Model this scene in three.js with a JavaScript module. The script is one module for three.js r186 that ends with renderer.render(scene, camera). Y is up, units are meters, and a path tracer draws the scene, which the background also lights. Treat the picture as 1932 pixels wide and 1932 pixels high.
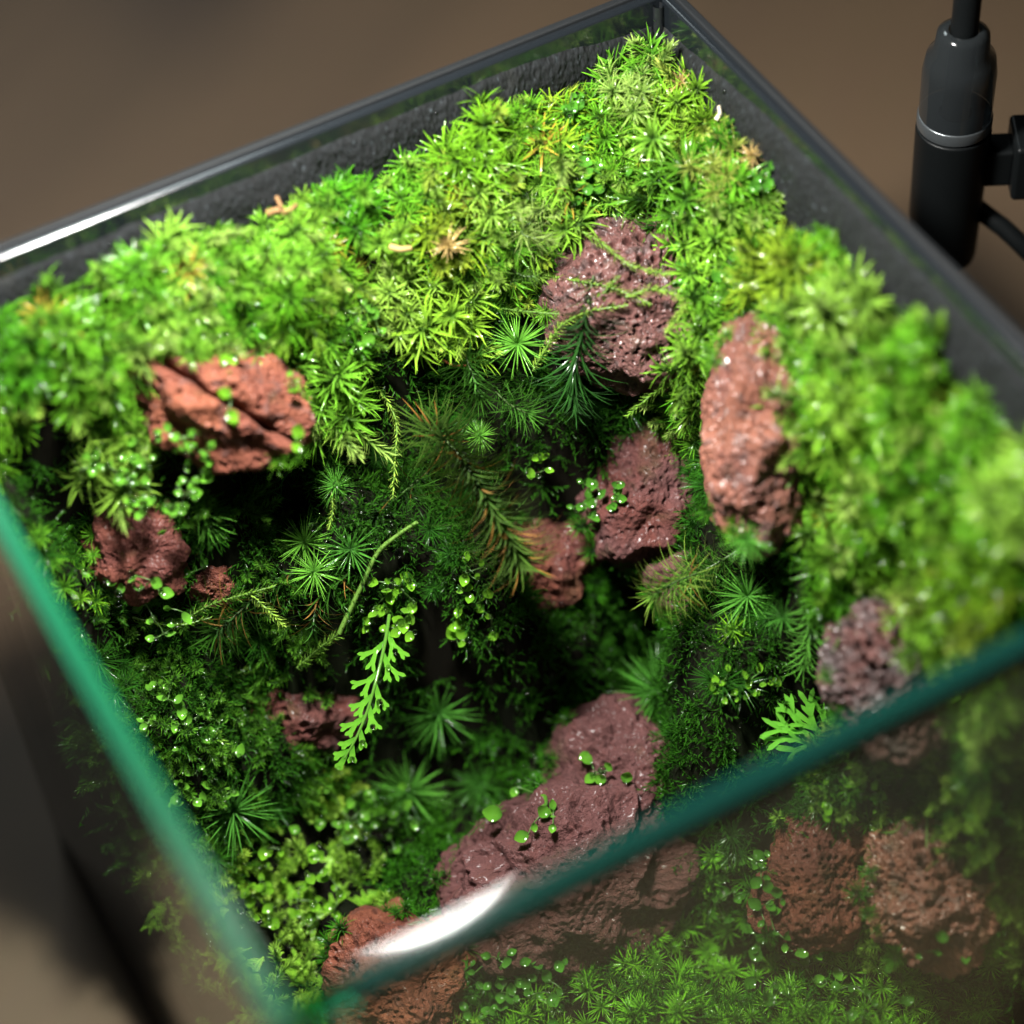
import * as THREE from 'three';
import { RoundedBoxGeometry } from 'three/addons/geometries/RoundedBoxGeometry.js';
import { ImprovedNoise } from 'three/addons/math/ImprovedNoise.js';
import { RectAreaLightUniformsLib } from 'three/addons/lights/RectAreaLightUniformsLib.js';
import { mergeVertices, mergeGeometries } from 'three/addons/utils/BufferGeometryUtils.js';

// ---------------------------------------------------------------- camera, light, exposure
const V = (x, y, z) => new THREE.Vector3(x, y, z);
const scene = new THREE.Scene();
const EYE = V(-0.04354, 0.56111, 0.40537);
const RIGHT = V(0.873056, -0.056355, 0.484352), DOWN = V(-0.399723, -0.651606, 0.644695), FWD = V(0.279275, -0.756461, -0.591415);
const camera = new THREE.PerspectiveCamera(23.671, 1, 0.02, 20);
camera.position.copy(EYE);
camera.quaternion.setFromRotationMatrix(new THREE.Matrix4().makeBasis(RIGHT, DOWN.clone().negate(), FWD.clone().negate()));
camera.focus = 0.581;
camera.userData.fStop = 3.9;
scene.add(camera);
scene.background = new THREE.Color(0.007, 0.0078, 0.0085);          // a dim room all round

const renderer = new THREE.WebGLRenderer({ antialias: true });
renderer.toneMapping = THREE.LinearToneMapping;
renderer.toneMappingExposure = 0.86;
renderer.shadowMap.enabled = true;

const LAMP = V(0.072, 0.374, 0.066);                             // round lamp head hanging over the tank
const lampLight = new THREE.SpotLight(new THREE.Color(1, 0.985, 0.94), 1.12, 0, 1.5, 0.25, 2);
lampLight.position.copy(LAMP);
lampLight.target.position.set(LAMP.x, 0, LAMP.z);
lampLight.castShadow = true;
lampLight.shadow.radius = 0.8;
lampLight.name = 'lamp_light';
scene.add(lampLight, lampLight.target);

RectAreaLightUniformsLib.init();
const WINDOW = V(0.22, 1.27, -1.2);                             // a pale window behind the table
const windowLight = new THREE.RectAreaLight(new THREE.Color(0.86, 0.98, 1), 11, 0.5, 0.3);
windowLight.position.copy(WINDOW).add(V(0, -0.008, 0.012));
windowLight.lookAt(0.1, 0.15, 0.1);
windowLight.name = 'window_light';
scene.add(windowLight);

// ---------------------------------------------------------------- helpers
let seed = 7;
const rnd = () => { seed = (seed + 0x6d2b79f5) | 0; let t = Math.imul(seed ^ (seed >>> 15), 1 | seed); t = (t + Math.imul(t ^ (t >>> 7), 61 | t)) ^ t; return ((t ^ (t >>> 14)) >>> 0) / 4294967296; };
const rr = (a, b) => a + (b - a) * rnd();
const pick1 = (a) => a[Math.floor(rnd() * a.length)];
const clamp = (x, a, b) => Math.min(b, Math.max(a, x));
const sst = (a, b, x) => { const t = clamp((x - a) / (b - a), 0, 1); return t * t * (3 - 2 * t); };
const IN = new ImprovedNoise();
const noise = (x, y, z) => IN.noise(x + 31.7, y + 17.3, z + 5.1);
const fbm = (x, y, z, o = 4) => { let s = 0, a = 0.5; for (let i = 0; i < o; i++) { s += a * noise(x, y, z); x = x * 2.03 + 3.1; y = y * 2.03 + 1.7; z = z * 2.03 + 9.2; a *= 0.5; } return s; };
const h3 = (i, j, k, s) => { let n = Math.imul(i, 374761393) + Math.imul(j, 668265263) + Math.imul(k, 2147483647 & 0x5bd1e995) + s * 974711; n = Math.imul(n ^ (n >>> 13), 1274126177); return ((n ^ (n >>> 16)) >>> 0) / 4294967296; };
function worley(x, y, z) {
  const xi = Math.floor(x), yi = Math.floor(y), zi = Math.floor(z); let best = 9;
  for (let i = -1; i < 2; i++) for (let j = -1; j < 2; j++) for (let k = -1; k < 2; k++) {
    const a = xi + i, b = yi + j, c = zi + k, dx = a + h3(a, b, c, 1) - x, dy = b + h3(a, b, c, 2) - y, dz = c + h3(a, b, c, 3) - z, d = dx * dx + dy * dy + dz * dz;
    if (d < best) best = d;
  }
  return Math.sqrt(best);
}
const used = new Map();
function numbered(name) { const n = used.get(name) ?? 0; used.set(name, n + 1); return n ? name + '_' + String(n).padStart(3, '0') : name; }
function tag(o, label, category, group, kind) {
  if (label) o.userData.label = label;
  if (category) o.userData.category = category;
  if (group) o.userData.group = group;
  if (kind) o.userData.kind = kind;
  return o;
}
function shade(m) { m.castShadow = m.receiveShadow = true; return m; }
function part(name, geo, mat, parent) { const m = shade(new THREE.Mesh(geo, mat)); m.name = name; parent.add(m); return m; }
function thing(name, pos, label, category, group) { const g = new THREE.Group(); g.name = numbered(name); g.position.copy(pos); scene.add(g); return tag(g, label, category, group); }
function top(name, geo, mat, label, category, group, kind) { const m = shade(new THREE.Mesh(geo, mat)); m.name = numbered(name); scene.add(m); return tag(m, label, category, group, kind); }
// the point of the place that the photograph shows at (px, py), at a distance along the view; photograph measured 1932 across
const K = 1932 / 2832 * 6757.1;
const at = (px, py, depth) => EYE.clone().addScaledVector(RIGHT, (px - 966) / K * depth).addScaledVector(DOWN, (py - 966) / K * depth).addScaledVector(FWD, depth);

class MB {                                                        // collects blades, tubes and beads into one geometry with vertex colours
  constructor() { this.p = []; this.c = []; this.i = []; }
  blade(o, dir, up, len, width, droop, opt = {}) {
    const seg = opt.seg ?? 4, fold = opt.fold ?? 0.25, prof = opt.prof ?? ((t) => Math.min(1, t * 5 + 0.55) * Math.pow(1 - t, 0.75)), c0 = opt.c0 ?? [1, 1, 1], c1 = opt.c1 ?? c0;
    const d = dir.clone().normalize(), side = d.clone().cross(up).normalize(), nrm = side.clone().cross(d).normalize(), at0 = this.p.length / 3;
    for (let k = 0; k <= seg; k++) {
      const t = k / seg, w = width * 0.5 * Math.max(prof(t), 0.03), b = o.clone().addScaledVector(d, len * t * (1 - 0.25 * Math.abs(droop) * t)).addScaledVector(nrm, -len * droop * t * t);
      if (opt.cup) b.addScaledVector(nrm, opt.cup * len * t * t);
      const cc = [0, 1, 2].map((q) => c0[q] + (c1[q] - c0[q]) * t);
      for (const s of [-1, 0, 1]) {
        const q = b.clone().addScaledVector(side, s * w).addScaledVector(nrm, s === 0 ? -fold * w : 0);
        this.p.push(q.x, q.y, q.z); this.c.push(...cc);
      }
      if (k < seg) { const a = at0 + k * 3; this.i.push(a, a + 1, a + 3, a + 1, a + 4, a + 3, a + 1, a + 2, a + 4, a + 2, a + 5, a + 4); }
    }
    return this;
  }
  tube(pts, r0, r1, col = [1, 1, 1], sides = 5) {
    const at0 = this.p.length / 3, n = pts.length;
    for (let k = 0; k < n; k++) {
      const t = k / (n - 1), d = pts[Math.min(k + 1, n - 1)].clone().sub(pts[Math.max(k - 1, 0)]).normalize(), u = d.clone().cross(Math.abs(d.y) < 0.9 ? V(0, 1, 0) : V(1, 0, 0)).normalize(), v = d.clone().cross(u);
      for (let s = 0; s < sides; s++) { const a = s / sides * 6.2832, r = r0 + (r1 - r0) * t, q = pts[k].clone().addScaledVector(u, Math.cos(a) * r).addScaledVector(v, Math.sin(a) * r); this.p.push(q.x, q.y, q.z); this.c.push(...col); }
      if (k < n - 1) for (let s = 0; s < sides; s++) { const a = at0 + k * sides + s, b = at0 + k * sides + (s + 1) % sides; this.i.push(a, b, a + sides, b, b + sides, a + sides); }
    }
    return this;
  }
  geo() {
    const g = new THREE.BufferGeometry();
    g.setAttribute('position', new THREE.Float32BufferAttribute(this.p, 3)); g.setAttribute('color', new THREE.Float32BufferAttribute(this.c, 3)); g.setIndex(this.i);
    g.computeVertexNormals();
    return g;
  }
}
function dataTex(w, h, f, srgb = false, rep = true) {
  const d = new Uint8Array(w * h * 4);
  for (let y = 0; y < h; y++) for (let x = 0; x < w; x++) { const c = f(x / w, y / h), o = (y * w + x) * 4; d[o] = clamp(c[0], 0, 1) * 255; d[o + 1] = clamp(c[1], 0, 1) * 255; d[o + 2] = clamp(c[2], 0, 1) * 255; d[o + 3] = 255; }
  const t = new THREE.DataTexture(d, w, h); t.magFilter = THREE.LinearFilter; t.minFilter = THREE.LinearFilter;
  if (srgb) t.colorSpace = THREE.SRGBColorSpace;
  if (rep) t.wrapS = t.wrapT = THREE.RepeatWrapping;
  t.needsUpdate = true; return t;
}
// ---------------------------------------------------------------- materials
const lin = (r, g, b) => new THREE.Color().setRGB(r, g, b);
const leafMat = (o = {}) => new THREE.MeshPhysicalMaterial({ vertexColors: true, roughness: 0.9, specularIntensity: 0.15, transmission: 0.24, thickness: 0, clearcoat: 0.55, clearcoatRoughness: 0.28, side: THREE.DoubleSide, ...o });
const rockBump = dataTex(512, 256, (u, v) => { const q = (f, o) => { const a = u * 6.2832, x = Math.cos(a) * f, z = Math.sin(a) * f; return noise(x + o, v * f * 3.1, z); }; const n = 0.5 + 0.3 * q(4, 0) + 0.25 * q(9, 4) + 0.25 * q(20, 9); return [n, n, n]; });
const M = {
  moss: leafMat({ clearcoat: 0.34, clearcoatRoughness: 0.13 }), fine: leafMat({ clearcoat: 0.12, clearcoatRoughness: 0.15, specularIntensity: 0.1 }), star: leafMat({ clearcoat: 0.26, clearcoatRoughness: 0.1 }), wetLeaf: leafMat({ clearcoat: 1, clearcoatRoughness: 0.08, transmission: 0.4 }),
  stem: new THREE.MeshPhysicalMaterial({ vertexColors: true, roughness: 0.6, clearcoat: 0.4, clearcoatRoughness: 0.3 }),
  soil: new THREE.MeshPhysicalMaterial({ vertexColors: true, roughness: 0.95, specularIntensity: 0.05 }),
  rock: new THREE.MeshPhysicalMaterial({ vertexColors: true, roughness: 0.9, specularIntensity: 0.3, clearcoat: 0.07, clearcoatRoughness: 0.18, bumpMap: rockBump, bumpScale: 0.0008 }),
  wetRock: new THREE.MeshPhysicalMaterial({ vertexColors: true, roughness: 0.7, clearcoat: 0.32, clearcoatRoughness: 0.2, bumpMap: rockBump, bumpScale: 0.0008 }),
  glass: new THREE.MeshPhysicalMaterial({ color: lin(0.93, 0.97, 0.94), roughness: 0, transmission: 1, thickness: 0, ior: 1.5 }),
  edge: new THREE.MeshPhysicalMaterial({ color: lin(0.005, 0.04, 0.031), roughness: 0.05, transmission: 0.5, thickness: 0.005, ior: 1.5, attenuationColor: lin(0.05, 0.4, 0.3), attenuationDistance: 0.005 }),
  groundEdge: new THREE.MeshPhysicalMaterial({ color: lin(0.003, 0.042, 0.02), roughness: 0.12 }),
  brightEdge: new THREE.MeshPhysicalMaterial({ color: lin(0.004, 0.055, 0.023), roughness: 0.1 }),
  cornerEdge: new THREE.MeshPhysicalMaterial({ color: lin(0.7, 1, 0.9), roughness: 0.05, transmission: 1, thickness: 0.005, ior: 1.5, attenuationColor: lin(0.02, 0.42, 0.24), attenuationDistance: 0.006 }),
  frontGlass: new THREE.MeshPhysicalMaterial({ color: lin(0.88, 0.92, 0.84), roughness: 0, transmission: 0.96, thickness: 0, ior: 1.5 }),
  black: new THREE.MeshPhysicalMaterial({ color: lin(0.006, 0.0075, 0.009), roughness: 0.14, ior: 1.75 }),
  matte: new THREE.MeshPhysicalMaterial({ color: lin(0.006, 0.0068, 0.0075), roughness: 0.6, specularIntensity: 0.35 }),
  plastic: new THREE.MeshPhysicalMaterial({ color: lin(0.003, 0.0036, 0.0038), roughness: 0.42, specularIntensity: 0.22 }),
  sleeve: new THREE.MeshPhysicalMaterial({ color: lin(0.13, 0.15, 0.16), roughness: 0.1, transmission: 0.93, thickness: 0, ior: 1.49 }),
  chrome: new THREE.MeshPhysicalMaterial({ color: lin(0.09, 0.1, 0.105), roughness: 0.3, metalness: 0.7 }),
  water: new THREE.MeshPhysicalMaterial({ color: lin(1, 1, 1), roughness: 0.02, transmission: 1, thickness: 0.001, ior: 1.33 }),
  dry: new THREE.MeshPhysicalMaterial({ vertexColors: true, roughness: 0.8, side: THREE.DoubleSide }),
  glow: new THREE.MeshStandardMaterial({ color: 0x111111, emissive: new THREE.Color(1, 0.97, 0.92), emissiveIntensity: 80 }),
};

// ---------------------------------------------------------------- the tabletop
const W = 0.2, D = 0.204, H = 0.2036, T = 0.0043;
{
  const tex = dataTex(768, 768, (u, v) => {
    const g = fbm(u * 5, v * 60, 1, 4) * 0.5 + fbm(u * 3, v * 9, 4, 3) * 0.9, spot = sst(0.12, 0.4, fbm(u * 5, v * 13, 8, 3)), b = 1 + g * 0.35 - spot * 0.45;
    return [0.37 * b, 0.298 * b, 0.222 * b * (1 + spot * 0.12)];
  }, true, true);
  tex.rotation = 0.55;
  const g = new THREE.PlaneGeometry(3, 3); g.rotateX(-Math.PI / 2);
  const t = new THREE.MeshPhysicalMaterial({ map: tex, roughness: 0.62 });
  const m = top('tabletop', g, t, 'dark brown wooden tabletop under and around the glass tank', 'table', null, 'structure');
  m.position.set(0.2, -0.004, -0.2);
}
// ---------------------------------------------------------------- the tank
const tank = thing('terrarium_tank', V(0, 0, 0), 'open square terrarium tank with clear green-edged front panes and black back panels', 'terrarium');
{
  const box = (w, h, d, x, y, z, r = 0.0006) => new RoundedBoxGeometry(w, h, d, 2, r).translate(x, y, z);
  const base = part('base_plate', box(W, 0.004, D, W / 2, 0.0005 - 0.002, D / 2), M.black, tank);
  part('back_panel', box(W, H - 0.001, T, W / 2, (H + 0.001) / 2, T / 2, 0.0008), M.black, tank);
  part('back_panel', box(T, H - 0.001, D - T - 0.0003, W - T / 2, (H + 0.001) / 2, T + 0.0003 + (D - T) / 2 - 0.00015, 0.0008), M.black, tank);
  part('rim_strip', box(W - 0.0004, 0.0016, 0.0021, W / 2, H + 0.0002, 0.00125, 0.0005), M.matte, tank);
  part('rim_strip', box(0.0021, 0.0016, D - T - 0.001, W - 0.00125, H + 0.0002, T + (D - T) / 2 - 0.0002, 0.0005), M.matte, tank);
  const HB = 0.0065;
  const pane = (w, d, x, z, em, gm) => {
    const p = part('glass_pane', new THREE.BoxGeometry(w, H - HB - 0.0015, d).translate(x, (H - HB + 0.0015) / 2, z), gm, tank);
    const along = w > d;                                          // the ground edge: a face, a fine dark line, a narrow chamfer
    for (const [o, t, low] of [[-0.00085, 0.0025, 0], [0.00135, 0.0015, 0.0003]]) part('polished_edge', new THREE.BoxGeometry(along ? w - 0.01 : t, HB - 0.0002 - low, along ? t : d).translate(x + (along ? 0.005 : o), H - HB / 2 - low / 2, z + (along ? -o : 0)), low && !along ? M.brightEdge : em, p);
    if (along) part('polished_edge', new THREE.BoxGeometry(0.0097, HB - 0.0002, d).translate(x - w / 2 + 0.00485, H - HB / 2, z), M.cornerEdge, p);
  };
  pane(T, D - T - 0.0006, T / 2, T + 0.0003 + (D - T) / 2, M.groundEdge, M.glass);
  pane(W - T * 2 - 0.0012, T, W / 2, D - T / 2, M.edge, M.frontGlass);
  // silicone bead in the back corner and along the back of the left pane
  const bead = new MB().tube([V(W - T - 0.001, 0.08, T + 0.001), V(W - T - 0.0012, 0.14, T + 0.001), V(W - T - 0.001, H - 0.0015, T + 0.001)], 0.0016, 0.0013, [1, 1, 1], 10).geo();
  part('silicone_bead', bead, new THREE.MeshPhysicalMaterial({ color: lin(0.01, 0.011, 0.012), roughness: 0.12 }), tank);
  // wet black foam lining on the inner faces of the two back panels
  const foamTex = dataTex(1024, 256, (u, v) => { const s = noise(u * 420, v * 110, 2) * 0.5 + noise(u * 180, v * 48, 5) * 0.5, p = sst(0.3, 0.7, noise(u * 9, v * 3, 7) + noise(u * 30, v * 9, 3) * 0.5), q = s > 0.42 ? 0.3 : 0, b = 0.072 + s * 0.075 + q * 0.4, w = p * 0.06; return [b * 0.95 + w * 0.9, b * 1.06 + w * 0.8, b * 1.12 + w * 0.5]; }, true);
  const foamBump = dataTex(1024, 256, (u, v) => { const s = 0.5 + fbm(u * 200, v * 55, 2, 3) * 0.8; return [s, s, s]; });
  const foamMat = new THREE.MeshPhysicalMaterial({ map: foamTex, bumpMap: foamBump, bumpScale: 0.0007, roughness: 0.85, specularIntensity: 0.4, clearcoat: 0.1, clearcoatRoughness: 0.3 });
  for (const k of [0, 1]) {
    const g = new THREE.PlaneGeometry(1, 1, 260, 60), p = g.attributes.position, uv = g.attributes.uv;
    for (let i = 0; i < p.count; i++) {
      const u = p.getX(i) + 0.5, v = p.getY(i) + 0.5, edge = sst(1, 0.985, v), L = 0.188, yTop = H - 0.003 - 0.004 * (k ? sst(0.25, 0.0, u) : sst(0.8, 1, u)) + noise(u * 60, 3, k * 9) * 0.0003 + noise(u * 15, 8, k) * 0.0005 - (k ? 0.0 : 0.002 * (1 - u));
      const y = 0.1 + (yTop - 0.1) * v, d = (0.0006 + 0.0016 * (0.5 + fbm(u * 22, v * 9, k * 5, 3)) * sst(1, 0.93, v) + 0.0007 * fbm(u * 130, v * 60, k, 2)) * edge - (1 - edge) * 0.0003;
      if (k === 0) p.setXYZ(i, T + 0.001 + u * L, y, T + d); else p.setXYZ(i, W - T - d, y, T + 0.001 + u * (D - 2 * T - 0.002));
    }
    if (k) { const ix = g.index.array; for (let i = 0; i < ix.length; i += 3) { const t = ix[i]; ix[i] = ix[i + 1]; ix[i + 1] = t; } }
    g.computeVertexNormals();
    part('foam_lining', g, foamMat, tank);
  }
  // condensation beads under the rims
  const bd = [], sph = new THREE.SphereGeometry(1, 8, 6);
  for (let i = 0; i < 190; i++) {
    const k = rnd() < 0.62 ? 0 : 1, u = rnd(), r = rr(0.00012, 0.00042) * (rnd() < 0.1 ? 1.6 : 1), y = H - 0.0072 - Math.abs(rr(-1, 1) * rr(0, 1)) * 0.003;
    bd.push(sph.clone().scale(r * rr(0.8, 1.8), r, r * rr(0.8, 1.8)).translate(k ? W - T - 0.0006 : T + u * 0.15, y, k ? T + 0.03 + u * 0.16 : T + 0.0006));
  }
  for (let i = 0; i < 60; i++) { const r = rr(0.00015, 0.0005); bd.push(sph.clone().scale(r, r * rr(1, 1.4), r * 0.7).translate(rr(0.03, 0.19), rr(0.05, 0.19), D - T - 0.0003)); }
  tag(part('condensation', mergeGeometries(bd), M.water, tank), null, null, null, 'stuff');
}

// ---------------------------------------------------------------- the planted slope
const CP = [];                                                    // x, z, height in mm
for (let x = 5; x <= 165; x += 20) CP.push([x, 4, 189], [x, 12, 176]);
for (let z = 0; z <= 170; z += 20) CP.push([197, z, 189], [189, z + 5, 173]);
CP.push([188, 8, 190], [180, 14, 184], [172, 22, 174]);
for (const q of [[13, 21, 162], [45, 17, 164], [75, 17, 161], [105, 20, 157], [129, 25, 155], [152, 26, 158], [88, 27, 130], [136, 39, 131], [149, 46, 126], [120, 36, 126], [100, 34, 118], [75, 33, 112], [113, 53, 112], [137, 62, 98], [156, 61, 102], [137, 61, 50], [125, 56, 80], [145, 73, 42],
  [125, 93, 30], [67, 73, 40], [49, 53, 73], [38, 29, 120], [22, 19, 118], [32, 40, 92], [44, 78, 40], [45, 101, 34], [66, 129, 33], [77, 136, 33], [130, 148, 30], [139, 167, 42], [160, 190, 36], [168, 197, 40], [163, 167, 55], [155, 131, 82], [153, 105, 102],
  [176, 134, 104], [181, 150, 146], [190, 106, 168], [189, 56, 166], [168, 88, 132], [178, 176, 114], [180, 183, 74], [164, 41, 145], [172, 119, 134], [5, 40, 84], [4, 60, 50], [4, 80, 42], [4, 130, 34], [4, 196, 32], [60, 197, 32], [110, 197, 32], [192, 196, 96], [198, 198, 120], [100, 110, 29], [90, 80, 34], [5, 20, 118], [4, 12, 150], [65, 4, 191], [85, 4, 193], [105, 4, 191], [75, 12, 181], [95, 12, 181]]) CP.push(q);
function ground0(x, z) {                                          // metres in, metres out
  const X = x * 1000, Z = z * 1000; let s = 0, w = 0;
  for (const [a, b, h] of CP) { const d2 = (a - X) * (a - X) + (b - Z) * (b - Z) + 4, k = 1 / (d2 * d2) ; s += k * h; w += k; }
  return s / w / 1000;
}
const NG = 240, GX0 = 0.0052, GX1 = 0.1948, GZ0 = 0.0052, GZ1 = 0.1988, HF = new Float32Array((NG + 1) * (NG + 1));
{
  const raw = new Float32Array(HF.length);
  for (let j = 0; j <= NG; j++) for (let i = 0; i <= NG; i++) raw[j * (NG + 1) + i] = ground0(GX0 + (GX1 - GX0) * i / NG, GZ0 + (GZ1 - GZ0) * j / NG);
  const R = 5;                                                    // soften the steps between the measured heights
  for (let j = 0; j <= NG; j++) for (let i = 0; i <= NG; i++) {
    let s = 0, w = 0;
    for (let b = -R; b <= R; b++) for (let a = -R; a <= R; a++) { const x = i + a, z = j + b; if (x < 0 || z < 0 || x > NG || z > NG) continue; const k = Math.exp(-(a * a + b * b) / 12); s += k * raw[z * (NG + 1) + x]; w += k; }
    const X = GX0 + (GX1 - GX0) * i / NG, Z = GZ0 + (GZ1 - GZ0) * j / NG;
    HF[j * (NG + 1) + i] = s / w + 0.011 * fbm(X * 62, 3.3, Z * 62, 3) + 0.004 * fbm(X * 260, 1.3, Z * 260, 3);
  }
}
function ground(x, z) {
  const u = clamp((x - GX0) / (GX1 - GX0), 0, 0.99999) * NG, v = clamp((z - GZ0) / (GZ1 - GZ0), 0, 0.99999) * NG, i = Math.floor(u), j = Math.floor(v), a = u - i, b = v - j, n = NG + 1;
  return (HF[j * n + i] * (1 - a) + HF[j * n + i + 1] * a) * (1 - b) + (HF[(j + 1) * n + i] * (1 - a) + HF[(j + 1) * n + i + 1] * a) * b;
}
const gnorm = (x, z, e = 0.003) => V(ground(x - e, z) - ground(x + e, z), 2 * e, ground(x, z - e) - ground(x, z + e)).normalize();
function spot(px, py, lift = 0) {                                 // where the view through that point of the photograph meets the slope
  const d = at(px, py, 1).sub(EYE);
  for (let t = 0.4; t < 0.8; t += 0.0006) { const p = EYE.clone().addScaledVector(d, t); if (p.x > GX0 && p.x < GX1 && p.z > GZ0 && p.z < GZ1 && p.y < ground(p.x, p.z) + lift) return p; }
  return null;
}
{
  const g = new THREE.PlaneGeometry(1, 1, NG, NG), p = g.attributes.position, c = [];
  for (let j = 0; j <= NG; j++) for (let i = 0; i <= NG; i++) {
    const X = GX0 + (GX1 - GX0) * i / NG, Z = GZ0 + (GZ1 - GZ0) * j / NG, k = j * (NG + 1) + i;
    p.setXYZ(k, X, HF[k], Z);
    const f = fbm(X * 160, 2, Z * 160, 3), gr = sst(-0.2, 0.4, fbm(X * 60, 9, Z * 60, 3));
    c.push(0.0055 + 0.004 * f, 0.005 + 0.0035 * f + 0.003 * gr, 0.0035 + 0.002 * f);
  }
  g.setAttribute('color', new THREE.Float32BufferAttribute(c, 3)); g.computeVertexNormals();
  // sides down to the base, so that the slope is a body
  const sk = new MB(), rim = [];
  for (let i = 0; i < NG; i++) rim.push([i, 0]); for (let j = 0; j < NG; j++) rim.push([NG, j]); for (let i = NG; i > 0; i--) rim.push([i, NG]); for (let j = NG; j >= 0; j--) rim.push([0, j]);
  rim.forEach(([i, j]) => { const X = GX0 + (GX1 - GX0) * i / NG, Z = GZ0 + (GZ1 - GZ0) * j / NG, y = HF[j * (NG + 1) + i], q = 0.5 + fbm(X * 300, y * 100, Z * 300, 2); for (const yy of [y, 0.0006]) { sk.p.push(X, yy, Z); sk.c.push(0.02 + 0.01 * q, 0.016 + 0.008 * q, 0.01); } });
  for (let k = 0; k < rim.length - 1; k++) { const a = k * 2; sk.i.push(a, a + 2, a + 1, a + 1, a + 2, a + 3); }
  for (const n of ['uv']) g.deleteAttribute(n);
  const skirt = sk.geo();
  top('soil_slope', mergeGeometries([g, skirt]), M.soil, 'dark wet soil slope inside the tank under moss and rocks', 'soil', null, 'structure');
}

// ---------------------------------------------------------------- lava rocks
const rockList = [];
function lavaRock(px, py, depth, w, h, thick, turn, cols, opt, label) {
  // w, h: size across the view in photograph points; thick: depth of the body relative to its mean radius
  const s = depth / K, rx = w * s * 0.58, ry = h * s * 0.58, rz = (rx + ry) / 2 * thick, c = at(px, py, depth).addScaledVector(FWD, rz * (opt.sink ?? 0.25)), sd = opt.seed ?? rockList.length * 7.31 + 2;
  const g0 = new THREE.IcosahedronGeometry(1, Math.round((opt.detail ?? 44) * 1.55)); g0.deleteAttribute('uv'); g0.deleteAttribute('normal');
  const g = mergeVertices(g0, 1e-5), p = g.attributes.position, col = [], uvs = [], rm = (rx + ry) / 2, fr = rm / 0.018, pit = opt.pit ?? 0.06, v = V(), ca = Math.cos(turn), sa = Math.sin(turn);
  const q = new THREE.Quaternion().setFromRotationMatrix(new THREE.Matrix4().makeBasis(RIGHT.clone().multiplyScalar(ca).addScaledVector(DOWN, sa), RIGHT.clone().multiplyScalar(sa).addScaledVector(DOWN, -ca), FWD.clone().negate()));
  for (let i = 0; i < p.count; i++) {
    v.fromBufferAttribute(p, i).normalize();
    const x = v.x * rx / 0.018 + sd, y = v.y * ry / 0.018 + sd * 1.7, z = v.z * rz / 0.018 + sd * 0.6, gr = opt.grain ?? 1;
    let r = 1.02 + (opt.bulk ?? 0.5) * fbm(v.x * 1.3 + sd, v.y * 1.3, v.z * 1.3 + sd, 2) - 0.22 * Math.abs(noise(x * 1.5, y * 1.5, z * 1.5)) + 0.14 * fbm(x * 2.6, y * 2.6, z * 2.6, 3);
    if (opt.crack) { const [cx, cy, cd] = opt.crack, L = v.x * cx + v.y * cy - cd + 0.12 * noise(x * 2.4, y * 2.4, z * 2.4); r -= 0.3 * Math.exp(-L * L / 0.004) * sst(-0.3, 0.3, v.z) * sst(0.5, -0.1, noise(x * 1.2 + 7, y * 1.2, z)); }
    uvs.push(Math.atan2(v.x, v.z) / 6.2832 * Math.round(fr * 5), Math.asin(clamp(v.y, -1, 1)) / 6.2832 * fr * 10 * ry / rm);
    const w1 = worley(x * 5, y * 5, z * 5), w2 = worley(x * 10, y * 10, z * 10), w3 = worley(x * 20, y * 20, z * 20), zone = sst(-0.15, 0.2, fbm(x * 1.1, y * 1.1, z * 1.1 + 40, 2)), k = pit / 0.07;
    let f = gr * (0.0007 * fbm(x * 7, y * 7, z * 7, 3) + 0.00035 * noise(x * 17, y * 17, z * 17) + 0.0004 * (0.45 - w3));       // metres
    f -= k * (0.0019 * sst(0.36, 0.2, w1) * zone + 0.0011 * sst(0.36, 0.2, w2) * (1 - 0.5 * zone) + 0.0004 * sst(0.3, 0.16, w3));
    const nx = v.x / rx, ny = v.y / ry, nz = v.z / rz, nl = Math.hypot(nx, ny, nz);
    p.setXYZ(i, v.x * r * rx * (1 - (opt.taper ?? 0) * v.y) + nx / nl * f, v.y * r * ry + ny / nl * f, v.z * r * rz + nz / nl * f);
    const gn = sst(0.15, 0.42, fbm(x * 2.3, y * 2.3 + 5, z * 2.3, 3)) * 0.6; const m = sst(-0.25, 0.3, fbm(x * 1.3 + 9, y * 1.3, z * 1.3, 3)), sp = sst(0.22, 0.36, noise(x * 6.5, y * 6.5, z * 6.5 + 8)) * (opt.speck ?? 0.5), n = 1 + 0.35 * fbm(x * 14, y * 14, z * 14, 3);
    const [a, b, e] = cols;
    col.push(...[0, 1, 2].map((k) => ((a[k] + (b[k] - a[k]) * m) * (1 - sp) + e[k] * sp) * n * (1 - gn * (opt.algae ?? 0.5)) + [0.012, 0.018, 0.004][k] * gn));
  }
  g.setAttribute('uv', new THREE.Float32BufferAttribute(uvs, 2)); g.setAttribute('color', new THREE.Float32BufferAttribute(col, 3)); g.computeVertexNormals();
  const m = top('lava_rock', g, opt.wet ? M.wetRock : M.rock, label, 'rock', 'lava rocks bedded in the planted slope');
  m.position.copy(c); m.quaternion.copy(q);
  rockList.push({ c, r: Math.max(rx, ry, rz) * 1.02, e: [rx, ry, rz], qi: q.clone().invert() });
  return m;
}
const OR = [0.17, 0.056, 0.03], BR = [0.12, 0.038, 0.024], BU = [0.078, 0.025, 0.02], PK = [0.08, 0.034, 0.032], DK = [0.035, 0.022, 0.021], GY = [0.055, 0.05, 0.052], VI = [0.045, 0.03, 0.031];
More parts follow.
